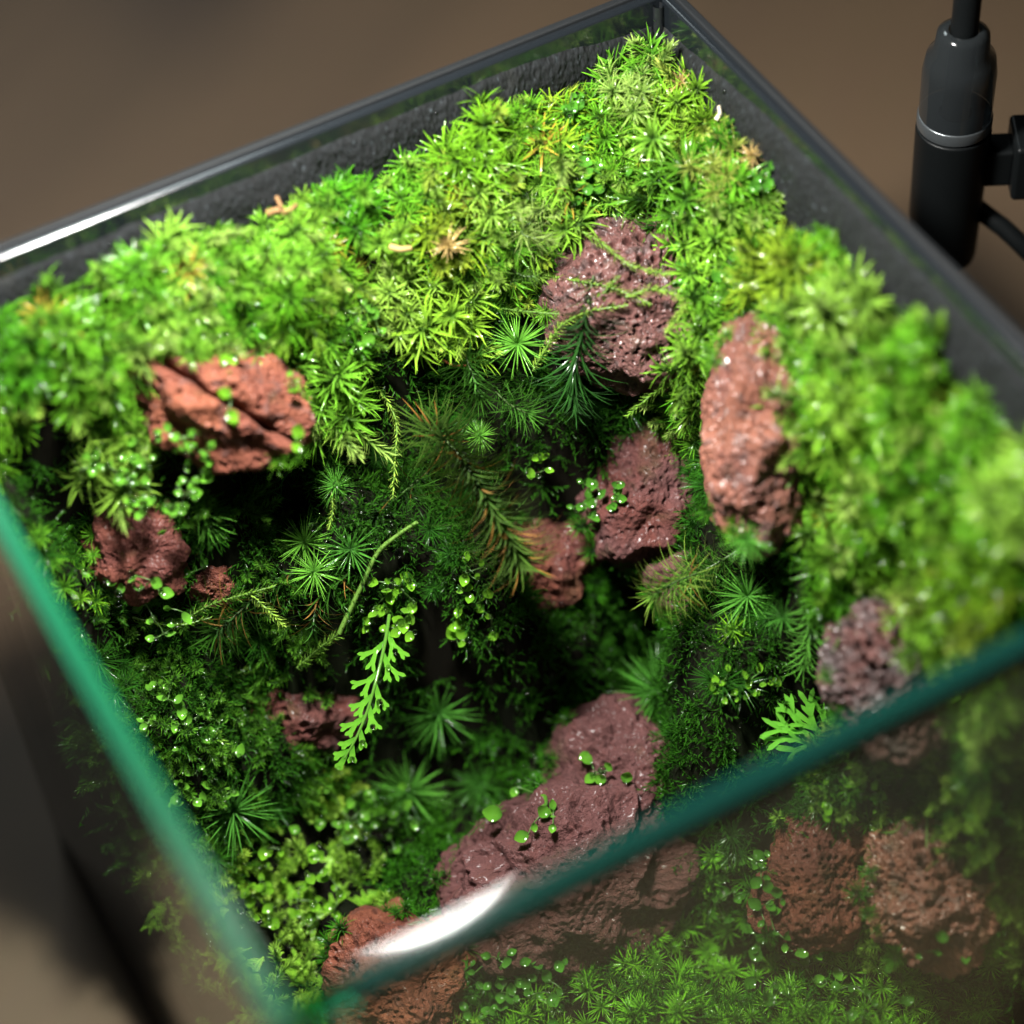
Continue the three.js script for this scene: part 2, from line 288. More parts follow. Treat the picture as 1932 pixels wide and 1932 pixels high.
lavaRock(402, 756, 0.553, 335, 205, 0.85, 0.28, [BR, OR, GY], { crack: [0.42, 0.9, 0.12], pit: 0.07, speck: 0.35, detail: 56 }, 'light red lava rock with a dark crack, under the left moss bank');
lavaRock(262, 1035, 0.572, 165, 175, 0.9, 0.2, [BU, BR, BU], { pit: 0.05, speck: 0.1, seed: 5 }, 'rusty brown lava rock right of the star moss cluster by the left glass');
lavaRock(385, 1085, 0.583, 110, 110, 0.9, 0.5, [BU, BR, BU], { pit: 0.06, speck: 0.1, detail: 34 }, 'small rusty lava rock below the rusty brown one, by the wet round leaves');
lavaRock(1196, 565, 0.578, 310, 300, 0.8, -0.5, [BU, BU, DK], { wet: true, pit: 0.1, speck: 0.6, detail: 60, seed: 14 }, 'wet burgundy lava rock crossed by thin moss threads near the back corner');
lavaRock(1432, 815, 0.553, 190, 400, 1, -0.03, [OR, BR, GY], { wet: true, pit: 0.09, speck: 0.4, detail: 60, seed: 44, taper: 0.12, bulk: 0.28 }, 'tall orange brown lava rock with few grey specks under the right moss bank');
lavaRock(1222, 930, 0.603, 215, 265, 0.9, 0.3, [PK, BU, DK], { pit: 0.05, speck: 0.2, seed: 51 }, 'dull pink lava rock left of the tall orange rock');
lavaRock(1020, 1060, 0.614, 190, 190, 0.9, 0.6, [BU, BR, DK], { pit: 0.06, speck: 0.2, detail: 36 }, 'shaded brown lava rock behind the tip of the big dark feathery shoot');
lavaRock(1335, 1110, 0.6, 190, 160, 0.9, 0.2, [PK, PK, DK], { pit: 0.05, speck: 0.2, detail: 36 }, 'pinkish lava rock behind the yellow-tipped feathery shoot');
lavaRock(850, 1045, 0.6, 220, 130, 0.8, 0.1, [VI, GY, DK], { pit: 0.06, speck: 0.3, detail: 34 }, 'violet grey stone in shade under the big dark feathery shoot');
lavaRock(1705, 1275, 0.545, 265, 260, 0.9, 0.3, [DK, BU, DK], { wet: true, pit: 0.13, speck: 0.7, detail: 60, grain: 2, seed: 71 }, 'blackish wet crusted lava rock crossed by the front glass edge');
lavaRock(1180, 1490, 0.608, 235, 320, 0.9, -0.5, [PK, PK, BU], { pit: 0.04, speck: 0.25, detail: 46, seed: 88, bulk: 0.3 }, 'upright dusty pink lava rock in the middle of the floor');
lavaRock(1065, 1665, 0.596, 450, 330, 0.7, -0.4, [PK, PK, BU], { pit: 0.05, speck: 0.3, detail: 50, seed: 92, bulk: 0.3 }, 'broad pink lava rock on the floor behind the front glass edge');
lavaRock(745, 1868, 0.588, 250, 270, 0.8, -0.3, [OR, BR, DK], { pit: 0.08, speck: 0.35, detail: 50, seed: 97 }, 'orange red lava rock at the front corner, left of the other floor rocks');
lavaRock(1555, 1650, 0.577, 200, 290, 0.8, 0.45, [BR, BU, BU], { pit: 0.1, speck: 0.35, detail: 50, seed: 103 }, 'brown lava rock behind the front glass, left half of the low pair');
lavaRock(1765, 1680, 0.564, 235, 250, 0.85, 0.2, [BR, OR, DK], { wet: true, pit: 0.12, speck: 0.5, detail: 60, grain: 2, seed: 111 }, 'crumbly brown lava rock behind the front glass, right half of the low pair');
lavaRock(560, 1345, 0.606, 200, 160, 0.8, 0.2, [BU, DK, DK], { sink: 0.5, pit: 0.06, speck: 0.2, detail: 34, seed: 121 }, 'dim burgundy lava rock in the hollow left of the bright hanging frond');
function inRock(p, grow = 0.92) { return rockList.some((k) => { const d = p.clone().sub(k.c); if (d.lengthSq() > k.r * k.r * 1.5) return false; d.applyQuaternion(k.qi); return (d.x / k.e[0]) ** 2 + (d.y / k.e[1]) ** 2 + (d.z / k.e[2]) ** 2 < grow * grow; }); }

// ---------------------------------------------------------------- moss shapes
const UP = V(0, 1, 0), GA = 2.39996;
// a shoot seen from above: leaves round an axis along +y, the inner ones upright and the outer ones spread
function rosette(n, len, width, o = {}) {
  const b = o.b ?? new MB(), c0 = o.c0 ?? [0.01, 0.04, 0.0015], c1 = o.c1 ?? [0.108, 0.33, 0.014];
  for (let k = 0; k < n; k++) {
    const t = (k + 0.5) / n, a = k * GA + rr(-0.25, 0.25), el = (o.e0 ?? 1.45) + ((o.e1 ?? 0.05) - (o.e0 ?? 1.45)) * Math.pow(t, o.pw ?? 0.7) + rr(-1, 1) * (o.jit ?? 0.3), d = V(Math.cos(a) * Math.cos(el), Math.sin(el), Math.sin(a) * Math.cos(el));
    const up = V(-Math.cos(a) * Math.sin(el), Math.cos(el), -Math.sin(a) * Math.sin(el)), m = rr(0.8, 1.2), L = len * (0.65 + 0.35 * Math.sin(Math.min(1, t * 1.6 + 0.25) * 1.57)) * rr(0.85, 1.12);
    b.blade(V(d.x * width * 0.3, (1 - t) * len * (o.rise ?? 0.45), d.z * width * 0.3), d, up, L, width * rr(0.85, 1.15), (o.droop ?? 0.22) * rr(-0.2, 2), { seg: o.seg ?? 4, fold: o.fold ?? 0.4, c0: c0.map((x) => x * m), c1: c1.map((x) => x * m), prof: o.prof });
  }
  return b;
}
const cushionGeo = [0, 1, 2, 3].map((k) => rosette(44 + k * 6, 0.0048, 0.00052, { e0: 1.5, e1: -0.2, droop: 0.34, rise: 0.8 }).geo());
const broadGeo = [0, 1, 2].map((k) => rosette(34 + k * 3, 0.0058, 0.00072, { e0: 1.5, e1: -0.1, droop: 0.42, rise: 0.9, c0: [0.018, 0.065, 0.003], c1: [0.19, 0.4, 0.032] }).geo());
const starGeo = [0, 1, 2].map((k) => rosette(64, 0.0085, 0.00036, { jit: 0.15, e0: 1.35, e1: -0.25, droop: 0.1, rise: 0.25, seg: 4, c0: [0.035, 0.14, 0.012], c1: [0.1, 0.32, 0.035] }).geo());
const smallStarGeo = [0, 1].map((k) => rosette(30, 0.0042, 0.0004, { jit: 0.15, e0: 1.3, e1: -0.1, droop: 0.08, rise: 0.2, c0: [0.018, 0.07, 0.002], c1: [0.12, 0.34, 0.014] }).geo());
const shootGeo = [0, 1, 2].map((k) => {
  const b = new MB(), P = (t) => V(0.0022 * t * t * (k - 1), 0.009 * t - 0.0012 * t * t, 0.0016 * t * t);
  for (let q = 0; q < 64; q++) { const t = Math.pow((q + 0.5) / 64, 0.8), p = P(t), ax = P(Math.min(1, t + 0.05)).sub(P(Math.max(0, t - 0.05))).normalize(), a = q * GA + rr(-0.3, 0.3), o = V(Math.cos(a), 0, Math.sin(a)), sp = (1.05 - 0.75 * t) * rr(0.75, 1.25), m = rr(0.75, 1.2); b.blade(p, ax.clone().multiplyScalar(Math.cos(sp)).addScaledVector(o, Math.sin(sp)), o, 0.0036 * rr(0.8, 1.15) * (1 - 0.25 * t), 0.0005, -0.25 * rr(-0.4, 1.8), { seg: 3, fold: 0.4, c0: [0.018, 0.065, 0.003].map((x) => x * m), c1: [0.16 + 0.09 * t, 0.36 + 0.07 * t, 0.018 + 0.05 * t].map((x) => x * m) }); }
  return b.geo();
});
const fineGeo = [0, 1, 2].map((k) => { const b = new MB(); for (let j = 0; j < 7; j++) { const a = rnd() * 6.28, e = rr(0.2, 1.3), d = V(Math.cos(a) * Math.cos(e), Math.sin(e), Math.sin(a) * Math.cos(e)), L = rr(0.004, 0.008); for (let q = 0; q < 11; q++) { const t = (q + 0.6) / 11, o = d.clone().multiplyScalar(L * t); o.y -= 0.25 * L * t * t; const x = V(rr(-1, 1), rr(-0.3, 1), rr(-1, 1)).addScaledVector(d, 1.2); b.blade(o, x, V(rr(-1, 1), 1, rr(-1, 1)), 0.0013, 0.00042, 0.2, { seg: 2, c0: [0.035, 0.12, 0.008], c1: [0.09, 0.25, 0.02] }); } } return b.geo(); });
const featherGeo = [0, 1, 2].map((k) => { const b = new MB(); for (let j = 0; j < 5; j++) { const a = rnd() * 6.28, e = rr(0.1, 0.9), d = V(Math.cos(a) * Math.cos(e), Math.sin(e), Math.sin(a) * Math.cos(e)), L = rr(0.007, 0.011), s = d.clone().cross(UP).normalize(); for (let q = 1; q < 18; q++) for (const w of [-1, 1]) { const t = q / 18, o = d.clone().multiplyScalar(L * t); o.y -= 0.3 * L * t * t; b.blade(o, d.clone().addScaledVector(s, w * 1.1).add(V(0, rr(-0.2, 0.4), 0)), UP, 0.0022 * (1.15 - t), 0.00045, 0.3, { seg: 2, c0: [0.05, 0.15, 0.008], c1: [0.2, 0.38, 0.04] }); } } return b.geo(); });

// ---------------------------------------------------------------- moss carpets (nobody could count their shoots)
const dummy = new THREE.Object3D();
function orient(n, twist) { return new THREE.Quaternion().setFromUnitVectors(UP, n).multiply(new THREE.Quaternion().setFromAxisAngle(UP, twist)); }
function carpet(name, geos, mat, label, list) {                   // list: [position, normal, scale, colour]
  const g = new THREE.Group(); g.name = numbered(name); scene.add(g); tag(g, label, 'moss', null, 'stuff');
  geos.forEach((geo, k) => {
    const mine = list.filter((_, i) => i % geos.length === k), m = shade(new THREE.InstancedMesh(geo, mat, mine.length)); m.name = 'moss_shoots';
    mine.forEach(([p, n, s, c], i) => { dummy.position.copy(p); dummy.quaternion.copy(orient(n, rnd() * 6.28)); dummy.scale.set(s * rr(0.9, 1.1), s * rr(0.85, 1.2), s * rr(0.9, 1.1)); dummy.updateMatrix(); m.setMatrixAt(i, dummy.matrix); m.setColorAt(i, lin(...c)); });
    tag(m, null, null, null, 'stuff'); g.add(m);
  });
}
const wallDist = (x, z) => Math.min(z - 0.005, 0.195 - x);
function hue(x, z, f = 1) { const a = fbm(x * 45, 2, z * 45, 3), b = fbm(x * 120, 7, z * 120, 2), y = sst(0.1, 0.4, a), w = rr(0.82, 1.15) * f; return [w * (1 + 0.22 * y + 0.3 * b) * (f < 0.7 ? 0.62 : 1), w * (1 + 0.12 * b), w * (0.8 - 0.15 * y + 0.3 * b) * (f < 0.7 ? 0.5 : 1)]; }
function scatter(n, test, sMin, sMax, tilt, lift, f) {
  const out = [];
  for (let i = 0; i < n * 30 && out.length < n; i++) {
    const x = rr(0.007, 0.193), z = rr(0.007, 0.197), y = ground(x, z), p = V(x, y + lift, z), nn = gnorm(x, z);
    if (rnd() * 1.6 > 1 / Math.max(nn.y, 0.3) || !test(x, y, z, nn) || inRock(p)) continue;
    nn.lerp(UP, tilt).add(V(rr(-0.35, 0.35), 0, rr(-0.35, 0.35))).normalize();
    out.push([p, nn, rr(sMin, sMax), hue(x, z, f)]);
  }
  return out;
}
const leftEdge = (x) => 0.023 + 0.0035 * noise(x * 60, 2, 1) + 0.004 * sst(0.1, 0.16, x);
const leftBank = (x, y, z) => y > 0.138 && z < leftEdge(x) && !(x < 0.036 && z > 0.011) && z - 0.005 < 0.195 - x;
const rightBank = (x, y, z) => y > 0.124 && z - 0.005 >= 0.195 - x && x > 0.168;
const kinds = { cushion: [], broad: [], starry: [], shoot: [] };
function mounds(n, test, gap) {                                  // cushions: domes of shoots with dark gaps between
  const at0 = [];
  for (let i = 0; i < n * 60 && at0.length < n; i++) {
    const x = rr(0.008, 0.192), z = rr(0.008, 0.196), y = ground(x, z), p = V(x, y, z);
    if (!test(x, y, z) || at0.some((q) => q.distanceTo(p) < gap * rr(0.75, 1.25)) || inRock(p, 0.85)) continue;
    at0.push(p);
    const nn = gnorm(x, z, 0.006).lerp(UP, 0.25).normalize(), R = rr(0.004, 0.008), hgt = rr(0.002, 0.0095), kind = rnd() < 0.6 ? 'cushion' : rnd() < 0.66 ? 'broad' : 'starry', h0 = hue(x, z), v = rnd();
    const mh = v < 0.22 ? [1.35, 1.14, 1.9] : v < 0.29 ? [1.12, 0.88, 0.6] : v < 0.52 ? [0.5, 0.68, 0.4] : [1, 1, 1], u = nn.clone().cross(V(1, 0, 0.2)).normalize(), w = u.clone().cross(nn), m = Math.round(R * R * (kind === 'broad' ? 2.0e5 : 2.6e5)) + 3, sc = rr(0.7, 1.5);
    for (let k = 0; k < m; k++) {
      const t = Math.sqrt((k + 0.5) / m), a = k * GA, q = p.clone().addScaledVector(u, Math.cos(a) * R * t * rr(0.85, 1.15)).addScaledVector(w, Math.sin(a) * R * t * rr(0.85, 1.15)), g = ground(clamp(q.x, 0.006, 0.194), clamp(q.z, 0.006, 0.198));
      q.y = Math.max(q.y, g) ; q.addScaledVector(nn, hgt * (1 - t * t) - 0.001); q.x = Math.min(q.x, 0.1935); q.z = Math.max(q.z, 0.0065);
      if (inRock(q, 0.98)) continue;
      const d = nn.clone().addScaledVector(u, Math.cos(a) * t * 0.9).addScaledVector(w, Math.sin(a) * t * 0.9).add(V(rr(-0.6, 0.6), rr(-0.1, 0.2), rr(-0.5, 0.7))).normalize();
      if (rnd() < 0.42) kinds.shoot.push([q, d.clone().add(V(rr(-0.9, 0.9), rr(-0.3, 0.3), rr(-0.2, 1))).normalize(), sc * rr(0.7, 1.15), [0, 1, 2].map((c) => h0[c] * mh[c])]);
      kinds[kind].push([q, d, sc * rr(0.75, 1.2), rnd() < 0.012 ? [1.9, 0.6, 0.9] : [0, 1, 2].map((c) => h0[c] * mh[c])]);
    }
  }
}
const flush = (a, b, c, d) => { [['cushion', cushionGeo, a], ['broad', broadGeo, b], ['starry', smallStarGeo, c], ['shoot', shootGeo, d]].forEach(([k, g, l]) => { carpet('moss_carpet', g, M.moss, l, kinds[k]); kinds[k] = []; }); };
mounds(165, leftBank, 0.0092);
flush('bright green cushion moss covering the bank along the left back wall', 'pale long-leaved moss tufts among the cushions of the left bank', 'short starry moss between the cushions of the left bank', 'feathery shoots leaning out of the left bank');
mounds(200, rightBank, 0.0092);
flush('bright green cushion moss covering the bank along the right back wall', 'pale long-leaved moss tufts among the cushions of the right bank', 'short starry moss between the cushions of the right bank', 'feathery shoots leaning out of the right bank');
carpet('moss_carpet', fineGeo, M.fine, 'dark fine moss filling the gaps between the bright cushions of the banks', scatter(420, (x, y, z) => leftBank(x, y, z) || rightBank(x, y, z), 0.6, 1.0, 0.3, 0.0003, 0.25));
const inner = (x, y, z) => !leftBank(x, y, z) && !rightBank(x, y, z) && y > 0.052;
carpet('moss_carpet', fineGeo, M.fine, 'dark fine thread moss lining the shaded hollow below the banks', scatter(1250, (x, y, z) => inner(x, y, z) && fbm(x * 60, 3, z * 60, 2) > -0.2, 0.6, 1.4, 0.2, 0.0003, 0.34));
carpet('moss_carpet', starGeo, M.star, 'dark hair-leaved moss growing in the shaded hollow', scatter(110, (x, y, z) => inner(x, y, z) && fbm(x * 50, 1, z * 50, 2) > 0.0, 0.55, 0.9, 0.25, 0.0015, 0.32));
const floor = (x, y, z) => y <= 0.056;
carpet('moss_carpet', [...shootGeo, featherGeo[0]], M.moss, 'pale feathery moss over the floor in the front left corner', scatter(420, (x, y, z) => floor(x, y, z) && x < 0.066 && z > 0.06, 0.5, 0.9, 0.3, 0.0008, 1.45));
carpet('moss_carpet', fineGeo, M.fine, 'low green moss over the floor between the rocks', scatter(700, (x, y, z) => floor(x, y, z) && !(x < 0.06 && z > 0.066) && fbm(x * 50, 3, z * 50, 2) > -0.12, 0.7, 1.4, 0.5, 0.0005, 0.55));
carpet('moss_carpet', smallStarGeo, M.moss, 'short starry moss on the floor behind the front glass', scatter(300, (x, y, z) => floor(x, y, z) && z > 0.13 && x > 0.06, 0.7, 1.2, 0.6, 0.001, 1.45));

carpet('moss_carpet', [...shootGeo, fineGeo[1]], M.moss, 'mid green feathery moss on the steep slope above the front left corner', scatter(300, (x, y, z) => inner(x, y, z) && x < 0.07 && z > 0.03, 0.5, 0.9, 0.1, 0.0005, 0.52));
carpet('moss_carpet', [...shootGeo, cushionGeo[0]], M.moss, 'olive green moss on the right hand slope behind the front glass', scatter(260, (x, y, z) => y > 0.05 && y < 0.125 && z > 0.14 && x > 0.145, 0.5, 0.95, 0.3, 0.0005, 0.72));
{
  const edge = [];
  rockList.forEach((k, ri) => {
    const Q = k.qi.clone().invert(), n = Math.round(26 + 900 * k.r);
    for (let i = 0; i < n; i++) {
      const a = rr(0, 6.2832), e = V(Math.cos(a) * 0.93, Math.sin(a) * 0.93, rr(-0.25, 0.4));
      if (noise(Math.cos(a) * 1.6 + ri * 3, Math.sin(a) * 1.6, 4) < -0.12 + 0.15 * Math.cos(a - (k.c.x > 0.14 ? 0 : 3.14)) * -1) continue;
      const p = V(e.x * k.e[0], e.y * k.e[1], e.z * k.e[2]).applyQuaternion(Q).add(k.c); if (p.x < 0.007 || p.x > 0.194 || p.z > 0.198) continue;
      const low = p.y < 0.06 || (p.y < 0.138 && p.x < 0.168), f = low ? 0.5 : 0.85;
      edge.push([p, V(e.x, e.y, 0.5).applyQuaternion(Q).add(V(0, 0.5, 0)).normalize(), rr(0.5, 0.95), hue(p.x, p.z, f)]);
    }
  });
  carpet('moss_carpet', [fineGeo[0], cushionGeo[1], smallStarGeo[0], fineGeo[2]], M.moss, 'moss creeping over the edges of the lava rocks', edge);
}

// ---------------------------------------------------------------- single plants
const toEye = (p) => EYE.clone().sub(p).normalize();
const tintOf = (mat, r, g, b) => { const m = mat.clone(); m.color.setRGB(r, g, b); return m; };
const starMats = [tintOf(M.star, 1, 1, 1), tintOf(M.star, 1.35, 1.15, 1), tintOf(M.star, 0.55, 0.62, 0.6), tintOf(M.star, 1.7, 1.25, 0.7)];
const stemGeo = new MB().tube([V(0, -0.012, 0), V(0.0004, -0.006, 0.0002), V(0, 0.0005, 0)], 0.00035, 0.0003, [0.08, 0.09, 0.02]).geo();
// a moss shoot seen end on: dia is its width in the photograph
function onRock(x, y) {                                            // distance along the view to the nearest rock
  const dir = at(x, y, 1).sub(EYE); let best = 9;
  for (const k of rockList) {
    const o = EYE.clone().sub(k.c).applyQuaternion(k.qi), d = dir.clone().applyQuaternion(k.qi), e = k.e.map((q) => q * 0.99); o.set(o.x / e[0], o.y / e[1], o.z / e[2]); d.set(d.x / e[0], d.y / e[1], d.z / e[2]);
    const A = d.dot(d), B = o.dot(d), C = o.dot(o) - 1, D2 = B * B - A * C; if (D2 > 0) best = Math.min(best, (-B - Math.sqrt(D2)) / A);
  }
  return best;
}
const place = (x, y, depth, lift = 0.0015) => { const q = spot(x, y, lift), d = q ? q.clone().sub(EYE).dot(FWD) : 9, e = Math.min(d - 0.001, onRock(x, y) - 0.0015); return at(x, y, Math.min(depth || 9, e < 1 ? e : 0.58)); };
function star(px, py, depth, dia, geo, geoR, mat, label, group, tilt = 0.25) {
  const p = place(px, py, depth), s = dia * p.clone().sub(EYE).dot(FWD) / K / 2 / geoR;
  const t = thing('star_moss', p, label, 'moss shoot', group);
  t.quaternion.copy(orient(toEye(p).lerp(UP, tilt).add(V(rr(-0.25, 0.25), rr(-0.1, 0.1), rr(-0.25, 0.25))).normalize(), rnd() * 6.28)); t.scale.setScalar(s);
  part('leaves', geo, mat, t); part('stem', stemGeo, M.stem, t);
  return t;
}
star(975, 650, 0.579, 140, starGeo[0], 0.0085, starMats[1], 'large bright green star-shaped moss shoot in the middle of the hollow', null, 0.1);
star(635, 918, 0.583, 92, starGeo[1], 0.0085, starMats[0], 'star of moss with a thread hanging from it, left of the big dark feathery shoot');
star(576, 1025, 0.581, 122, starGeo[2], 0.0085, starMats[1], 'upper of two touching green stars of moss below the left rock');
star(594, 1082, 0.58, 112, starGeo[0], 0.0085, starMats[1], 'lower of two touching green stars of moss below the left rock');
star(905, 825, 0.582, 74, starGeo[1], 0.0085, starMats[1], 'small lone star of moss above the big dark feathery shoot');
star(876, 602, 0.58, 30, smallStarGeo[0], 0.0042, starMats[3], 'tiny pale star of moss under the edge of the left bank');
star(1493, 1036, 0.572, 112, starGeo[2], 0.0085, starMats[0], 'star of moss with a white glint, just below the tall orange rock');
star(1410, 1020, 0.574, 110, starGeo[0], 0.0085, starMats[0], 'spiky dark moss shoot at the lower left of the tall orange rock');
star(1412, 1128, 0.576, 160, starGeo[1], 0.0085, starMats[0], 'large dark green star of moss right of the yellow-tipped feathery shoot');
star(1382, 1190, 0.578, 78, smallStarGeo[1], 0.0042, starMats[1], 'bright small star of moss above the forked-leaf fern');
star(1478, 1165, 0.579, 90, starGeo[2], 0.0085, starMats[2], 'dim star of moss right of the large dark green one');
const littleStars = [
  'leftmost little moss star by the left glass, top row',
  'little moss star at the middle of the top row by the left glass',
  'tiny moss star between the two rows by the left glass',
  'pale little moss star close to the glass in the middle of the cluster',
  'fullest little moss star, in the middle of the cluster by the left glass',
  'little moss star at the right end of the top row, against the rusty brown rock',
  'tiny moss star touching the rusty brown rock',
  'big-leaved little moss star low in the cluster, closest to the left glass',
  'little moss star between the lowest one and the closest to the glass',
  'lowest little moss star, above the wet round leaves by the left glass',
  'half hidden moss star squeezed against the left glass edge',
  'faint little moss star in the gap at the centre of the cluster'];
[[74, 1014, 62], [133, 1003, 54], [120, 1025, 44], [102, 1054, 58], [141, 1048, 62], [174, 1008, 52], [176, 1049, 40], [121, 1109, 70], [153, 1130, 46], [182, 1135, 58], [92, 1096, 44], [160, 1078, 46]].forEach(([x, y, d], i) => star(x, y, 0.576 + rr(-0.002, 0.004), d, pick1(smallStarGeo), 0.0042, starMats[rnd() < 0.6 ? 0 : 1], littleStars[i], 'little moss stars by the left glass', 0.15));
for (const [x, y, d, m, l] of [[440, 1535, 190, 2, 'blurred star of moss low against the left glass'], [830, 1350, 170, 2, 'blurred star of moss right of the bright hanging frond'], [770, 1500, 170, 0, 'blurred yellowish star of moss on the floor below the bright hanging frond'], [905, 1480, 150, 2, 'blurred dark star of moss left of the upright floor rock'], [660, 1040, 130, 2, 'shaded star of moss right of the two touching stars'], [1240, 1310, 190, 2, 'dark blurred star of moss at the bottom of the hollow']])
  star(x, y, 0, d, pick1(starGeo), 0.0085, starMats[m], l, null, 0.5);

// a feathery shoot along a path of photograph points [x, y, depth]
const path = (pts, n) => { const c = new THREE.CatmullRomCurve3(pts.map((q) => place(...q))); return c.getPoints(n); };
function feather(pts, leafPx, n, cols, label, o = {}) {
  const P = path(pts.map((q) => [q[0], q[1], q[2] - 0.005]), 40), b0 = P[0].clone(), d0 = pts[0][2] / K, L = leafPx * d0, mb = new MB(), t = thing('feathery_moss', b0, label, 'moss shoot');
  for (let k = 0; k < n; k++) {
    const f = k / (n - 1), q = Math.pow(f, 0.85) * 40, i = Math.min(38, Math.floor(q)), p = P[i].clone().lerp(P[i + 1], q - i).sub(b0), ax = P[i + 1].clone().sub(P[i]).normalize(), a = k * GA, u = ax.clone().cross(UP).normalize(), v = u.clone().cross(ax);
    const out = u.clone().multiplyScalar(Math.cos(a)).addScaledVector(v, Math.sin(a)), sp = (o.spread ?? 1.1) * (1 - 0.4 * f) * rr(0.8, 1.15), d = ax.clone().multiplyScalar(Math.cos(sp)).addScaledVector(out, Math.sin(sp)), m = rr(0.7, 1.25), brown = rnd() < (o.brown ?? 0) ? 1 : 0;
    const c0 = brown ? [0.12, 0.07, 0.015] : cols[0], c1 = brown ? [0.3, 0.15, 0.03] : cols[1];
    mb.blade(p, d, out, L * rr(0.75, 1.1) * (0.75 + 0.25 * Math.sin(f * 3.14)), L * 0.05, -0.5 * rr(0.2, 1.6), { seg: 5, c0: c0.map((x) => x * m), c1: c1.map((x) => x * m) });
  }
  part('leaves', mb.geo(), M.star, t);
  part('stem', new MB().tube(P.map((p) => p.clone().sub(b0)), 0.0003, 0.00018, [0.03, 0.06, 0.01]).geo(), M.stem, t);
  return t;
}
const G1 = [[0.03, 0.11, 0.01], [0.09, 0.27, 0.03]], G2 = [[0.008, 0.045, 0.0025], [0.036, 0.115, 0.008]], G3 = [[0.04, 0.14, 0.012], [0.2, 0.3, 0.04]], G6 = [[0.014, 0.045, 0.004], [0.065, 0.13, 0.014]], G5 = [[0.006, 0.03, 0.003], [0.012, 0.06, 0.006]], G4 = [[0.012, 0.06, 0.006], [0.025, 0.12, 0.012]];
feather([[868, 640, 0.586], [885, 690, 0.581], [905, 745, 0.578]], 80, 130, G1, 'drooping green feathery shoot just left below the large bright star');
feather([[935, 740, 0.588], [965, 765, 0.584], [995, 780, 0.58]], 66, 60, G1, 'small feathery shoot pointing right below the large bright star');
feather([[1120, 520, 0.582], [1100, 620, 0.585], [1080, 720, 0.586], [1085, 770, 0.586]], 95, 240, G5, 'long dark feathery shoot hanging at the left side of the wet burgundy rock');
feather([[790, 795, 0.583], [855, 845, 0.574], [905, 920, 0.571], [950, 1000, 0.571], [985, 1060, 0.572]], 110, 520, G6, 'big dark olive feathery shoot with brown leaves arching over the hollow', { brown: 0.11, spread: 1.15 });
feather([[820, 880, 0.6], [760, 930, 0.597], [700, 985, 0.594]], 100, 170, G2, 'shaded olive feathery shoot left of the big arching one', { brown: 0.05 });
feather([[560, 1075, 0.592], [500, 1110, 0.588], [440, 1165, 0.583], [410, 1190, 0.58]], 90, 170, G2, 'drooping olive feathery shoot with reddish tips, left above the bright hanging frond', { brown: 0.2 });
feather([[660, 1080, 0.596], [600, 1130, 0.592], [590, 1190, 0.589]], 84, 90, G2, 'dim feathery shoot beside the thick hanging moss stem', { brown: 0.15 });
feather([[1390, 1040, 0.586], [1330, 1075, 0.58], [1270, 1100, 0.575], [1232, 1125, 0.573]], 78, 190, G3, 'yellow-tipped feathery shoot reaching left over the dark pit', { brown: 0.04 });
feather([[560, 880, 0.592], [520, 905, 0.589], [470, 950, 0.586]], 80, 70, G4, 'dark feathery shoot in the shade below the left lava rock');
feather([[1030, 395, 0.577], [985, 440, 0.572], [1040, 455, 0.57]], 62, 110, [[0.16, 0.26, 0.04], [0.34, 0.46, 0.14]], 'pale yellow-green pointed moss tuft at the right end of the left bank');
feather([[960, 505, 0.579], [985, 520, 0.577], [1008, 522, 0.576]], 46, 60, [[0.06, 0.16, 0.02], [0.18, 0.33, 0.06]], 'small curled green moss shoot under the pale pointed tuft');
feather([[400, 985, 0.588], [385, 970, 0.583], [392, 985, 0.578]], 72, 50, G1, 'green moss shoot with few spread leaves, above the small rusty rock');
feather([[1575, 1120, 0.572], [1595, 1150, 0.569], [1588, 1195, 0.567]], 70, 46, G1, 'clump of curved glossy moss blades above the blackish crusted rock', { spread: 0.6 });
feather([[1520, 1140, 0.575], [1530, 1190, 0.574], [1515, 1260, 0.573]], 62, 110, G1, 'fringe of dark green moss hanging left of the blackish crusted rock');

// thin creeping strands: a stem with many tiny leaves
function strand(pts, leafPx, n, cols, label, o = {}) {
  const N = 60, P = path(pts, N), b0 = P[0].clone(), L = leafPx * 1.35 * pts[0][2] / K, mb = new MB(), t = thing('moss_strand', b0, label, 'moss strand', o.group);
  for (let k = 0; k < n; k++) {
    const q = k / n * (N - 1), i = Math.floor(q), p = P[i].clone().lerp(P[i + 1], q - i).sub(b0), ax = P[i + 1].clone().sub(P[i]).normalize(), a = k * GA + rr(-0.5, 0.5), u = ax.clone().cross(Math.abs(ax.y) > 0.9 ? V(1, 0, 0) : UP).normalize(), v = u.clone().cross(ax), out = u.multiplyScalar(Math.cos(a)).addScaledVector(v, Math.sin(a)), m = rr(0.7, 1.3), e = k > n * 0.93 ? 0.6 : 1;
    mb.blade(p, out.clone().addScaledVector(ax, rr(0.3, 0.9)), ax, L * rr(0.7, 1.3) * e, L * (o.w ?? 0.3), -0.15, { seg: 2, c0: cols[0].map((x) => x * m), c1: cols[1].map((x) => x * m), fold: 0.3 });
  }
  part('leaves', mb.geo(), M.moss, t);
  part('stem', new MB().tube(P.map((p) => p.clone().sub(b0)), o.r ?? 0.0002, (o.r ?? 0.0002) * 0.7, cols[0]).geo(), M.stem, t);
}
const S1 = [[0.1, 0.2, 0.02], [0.26, 0.4, 0.05]], S2 = [[0.07, 0.15, 0.015], [0.16, 0.32, 0.03]];
strand([[690, 700, 0.588], [735, 765, 0.58], [748, 800, 0.578], [745, 870, 0.578], [741, 945, 0.579]], 11, 170, S1, 'bright yellow-green moss strand hanging straight down in the middle of the hollow');
